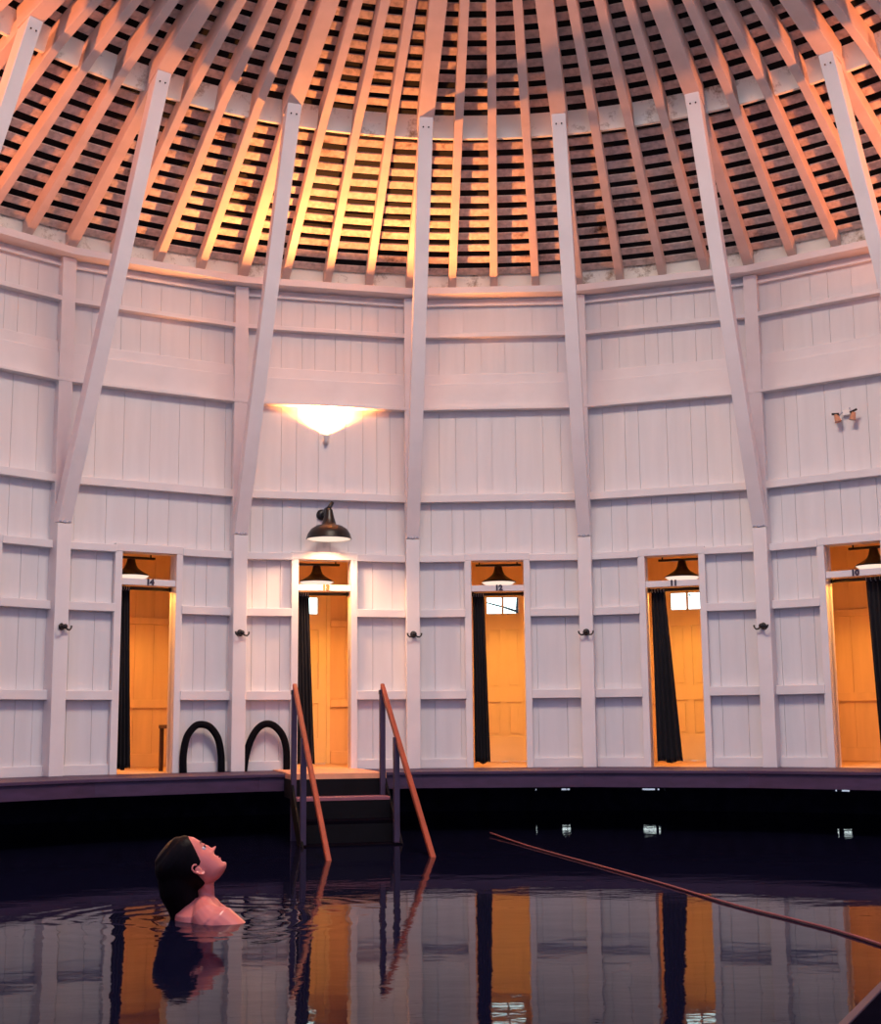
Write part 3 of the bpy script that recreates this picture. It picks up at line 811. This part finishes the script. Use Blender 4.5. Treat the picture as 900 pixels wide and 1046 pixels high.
# sternomastoid
for s in (-1, 1):
    cap([P2(202, 895, .052 * s), P2(208, 906, .042 * s), P2(217, 919, .02 * s)], [.010, .012, .010])
    cap([P2(208, 922, .03 * s), P2(208, 926, .09 * s), P2(211, 933, .16 * s), P2(217 + (2 if s < 0 else -8), 941, .205 * s)], [.042, .055, .080, .095])
    cap([P2(212 - (0 if s < 0 else 12), 938, .17 * s), P2(222 - (0 if s < 0 else 14), 942, .20 * s), P2(236 - (0 if s < 0 else 12), 951, .225 * s), P2(258, 974, .24 * s), P2(280, 985, .20 * s)], [.09, .112, .098, .060, .048])
    cap([P2(280, 985, .20 * s), P2(305, 988, .14 * s), P2(328, 986, .08 * s)], [.043, .036, .027])
    hp = P2(336, 986, .065 * s)
    body.ball(hp, (.05, .042, .016), 14, 8)
    for q in range(4):
        b0 = hp + Vector((.035, (q - 1.5) * .021, 0)); Lf = [.07, .08, .075, .058][q]
        cap([b0, b0 + Vector((Lf * .5, 0, -.006)), b0 + Vector((Lf, 0, -.020))], [.0115, .0105, .009])
    cap([hp + Vector((-.02, -.03 * s, 0)), hp + Vector((.015, -.058 * s, -.004)), hp + Vector((.045, -.066 * s, -.010))], [.013, .012, .010])
    cap([P2(206, 1062, .09 * s), P2(209, 1105, .10 * s), P2(214, 1150, .10 * s), P2(209, 1195, .10 * s), P2(206, 1172 + 30, .10 * s)], [.105, .095, .065, .062, .045])
# trunk by ellipses
tr = [(917, .0, .06, .07), (924, -.01, .10, .13), (932, -.02, .125, .18), (942, -.02, .125, .20), (955, -.025, .13, .20), (985, -.02, .13, .175), (1020, -.02, .115, .15), (1045, -.02, .12, .165), (1065, -.02, .12, .17), (1080, -.02, .09, .14)]
vs = []; fs = []
for (yy, ox, rx, ry) in tr:
    c0 = P2(207, yy)
    for j in range(32): a = 2 * PI * j / 32; vs.append(c0 + Vector((ox + rx * math.cos(a), ry * math.sin(a), 0)))
for i in range(len(tr) - 1):
    for j in range(32): fs.append((i * 32 + j, i * 32 + (j + 1) % 32, (i + 1) * 32 + (j + 1) % 32, (i + 1) * 32 + j))
fs.append(tuple(range(32))); fs.append(tuple(range((len(tr) - 1) * 32, len(tr) * 32))[::-1])
body.add(vs, fs)
bo = body.build('body', SKIN, pr_, smooth=True)
rm = bo.modifiers.new('remesh', 'REMESH'); rm.mode = 'VOXEL'; rm.voxel_size = .0045; rm.use_smooth_shade = True
sm = bo.modifiers.new('smooth', 'SMOOTH'); sm.factor = .5; sm.iterations = 8
# eyes, lashes, brows, lips
for s in (-1, 1):
    MB().ball(HM @ Vector((.0690, s * .031, .003)), .0112 * S, 14, 10).build('eye', EYEW, pr_, smooth=True)
    MB().ball(HM @ Vector((.0795, s * .031, .004)), .0050 * S, 10, 8).build('iris', LASH, pr_, smooth=True)
    MB().tube([HM @ Vector(p) for p in ((.0815, s * .018, .007), (.0880, s * .030, .0105), (.081, s * .043, .007))], .0018, 6).build('eyelash', LASH, pr_)
    MB().tube([HM @ Vector(p) for p in ((.0895, s * .014, .025), (.0885, s * .030, .031), (.078, s * .048, .026))], [.002, .003, .0015], 6).build('eyebrow', LASH, pr_)
for zc, t_ in ((-.0610, .0032), (-.0715, .0036)):
    MB().tube([HM @ Vector((.0895 - 18 * yy * yy, yy, zc + (0 if zc > -.065 else 0))) for yy in (-.022, -.014, -.006, 0, .006, .014, .022)], [.001, t_ * .8, t_, t_ * .9, t_, t_ * .8, .001], 8).build('lip', LIP, pr_, smooth=True)
# hair
h = MB(); vs = []; fs = []
NA2, NZ2 = 48, 34
for i in range(NZ2 + 1):
    z = -.085 + .205 * i / NZ2
    for j in range(NA2):
        a = 2 * PI * j / NA2
        p = head_pt(min(z, .115), a, .009) if z <= .116 else head_pt(.115, a, .009)
        hx = .052 - .03 * (z < -.0) * 0
        lim = .070 if z > .075 else (.022 + (z + .02) * .45 if z > -.02 else -.016 + z * .1)
        lim = min(lim, .072)
        if p.x > lim: p.x = lim; p.y *= .985
        bulge = .012 * max(0, -math.cos(a)) * G(z - .0, .12)
        p.x -= bulge
        if z > .106: p.z += .008
        vs.append(HM @ p)
for i in range(NZ2):
    for j in range(NA2): fs.append((i * NA2 + j, i * NA2 + (j + 1) % NA2, (i + 1) * NA2 + (j + 1) % NA2, (i + 1) * NA2 + j))
fs.append(tuple(range(NA2))[::-1]); fs.append(tuple(range(NZ2 * NA2, (NZ2 + 1) * NA2)))
h.add(vs, fs)
h.tube([P2(186, 880), P2(182, 895), P2(184, 912), P2(190, 928), P2(192, 945), P2(192, 975)], [.11, .11, .10, .085, .07, .03], 20)
ho = h.build('hair', HAIR, pr_, smooth=True)
rm = ho.modifiers.new('remesh', 'REMESH'); rm.mode = 'VOXEL'; rm.voxel_size = .006; rm.use_smooth_shade = True
sm = ho.modifiers.new('smooth', 'SMOOTH'); sm.factor = .5; sm.iterations = 2

# ------------------------------------------------------------------ light
wd = bpy.data.worlds.new('sky'); bpy.context.scene.world = wd; wd.use_nodes = True
wn = wd.node_tree; bg = wn.nodes['Background']; bg.inputs[1].default_value = 1.0
wtc = wn.nodes.new('ShaderNodeTexCoord'); wdp = wn.nodes.new('ShaderNodeVectorMath'); wdp.operation = 'DOT_PRODUCT'
wn.links.new(wtc.outputs['Generated'], wdp.inputs[0]); wdp.inputs[1].default_value = (.06, .985, .16)
wmr = wn.nodes.new('ShaderNodeValToRGB'); wmr.color_ramp.elements[0].position = .70; wmr.color_ramp.elements[1].position = .86
wmr.color_ramp.elements[0].color = (.465, .49, .82, 1); wmr.color_ramp.elements[1].color = (3.3, 3.9, 4.0, 1)
wn.links.new(wdp.outputs['Value'], wmr.inputs[0]); wn.links.new(wmr.outputs[0], bg.inputs[0])
# daylight through the round opening at the top of the roof
l = bpy.data.lights.new('roof_opening_daylight', 'AREA'); l.shape = 'DISK'; l.size = 2.6; l.energy = 640; l.color = (1.0, .80, .64)
lo = bpy.data.objects.new('roof_opening_daylight', l); C.objects.link(lo); lo.location = (0, 0, 8.2)

# ------------------------------------------------------------------ camera
cx, cy, h_, f, pitch, yaw, roll = -0.5796, -7.4298, 0.9654, 1373.0357, 0.1579, 0.0311, -0.0093
fw = Vector((math.sin(yaw) * math.cos(pitch), math.cos(yaw) * math.cos(pitch), math.sin(pitch)))
r0 = Vector((math.cos(yaw), -math.sin(yaw), 0)); u0 = r0.cross(fw)
rr = r0 * math.cos(roll) + u0 * math.sin(roll); uu = -r0 * math.sin(roll) + u0 * math.cos(roll)
cam = bpy.data.cameras.new('camera'); cam.sensor_fit = 'HORIZONTAL'; cam.sensor_width = 36; cam.lens = f / 900 * 36; cam.clip_start = .05
co = bpy.data.objects.new('camera', cam); C.objects.link(co)
co.matrix_world = Matrix(((rr.x, uu.x, -fw.x, cx), (rr.y, uu.y, -fw.y, cy), (rr.z, uu.z, -fw.z, h_), (0, 0, 0, 1)))
sc = bpy.context.scene; sc.camera = co
sc.view_settings.view_transform = 'Standard'; sc.view_settings.look = 'None'; sc.view_settings.gamma = 1; sc.view_settings.exposure = 0
sc.view_settings.use_curve_mapping = False
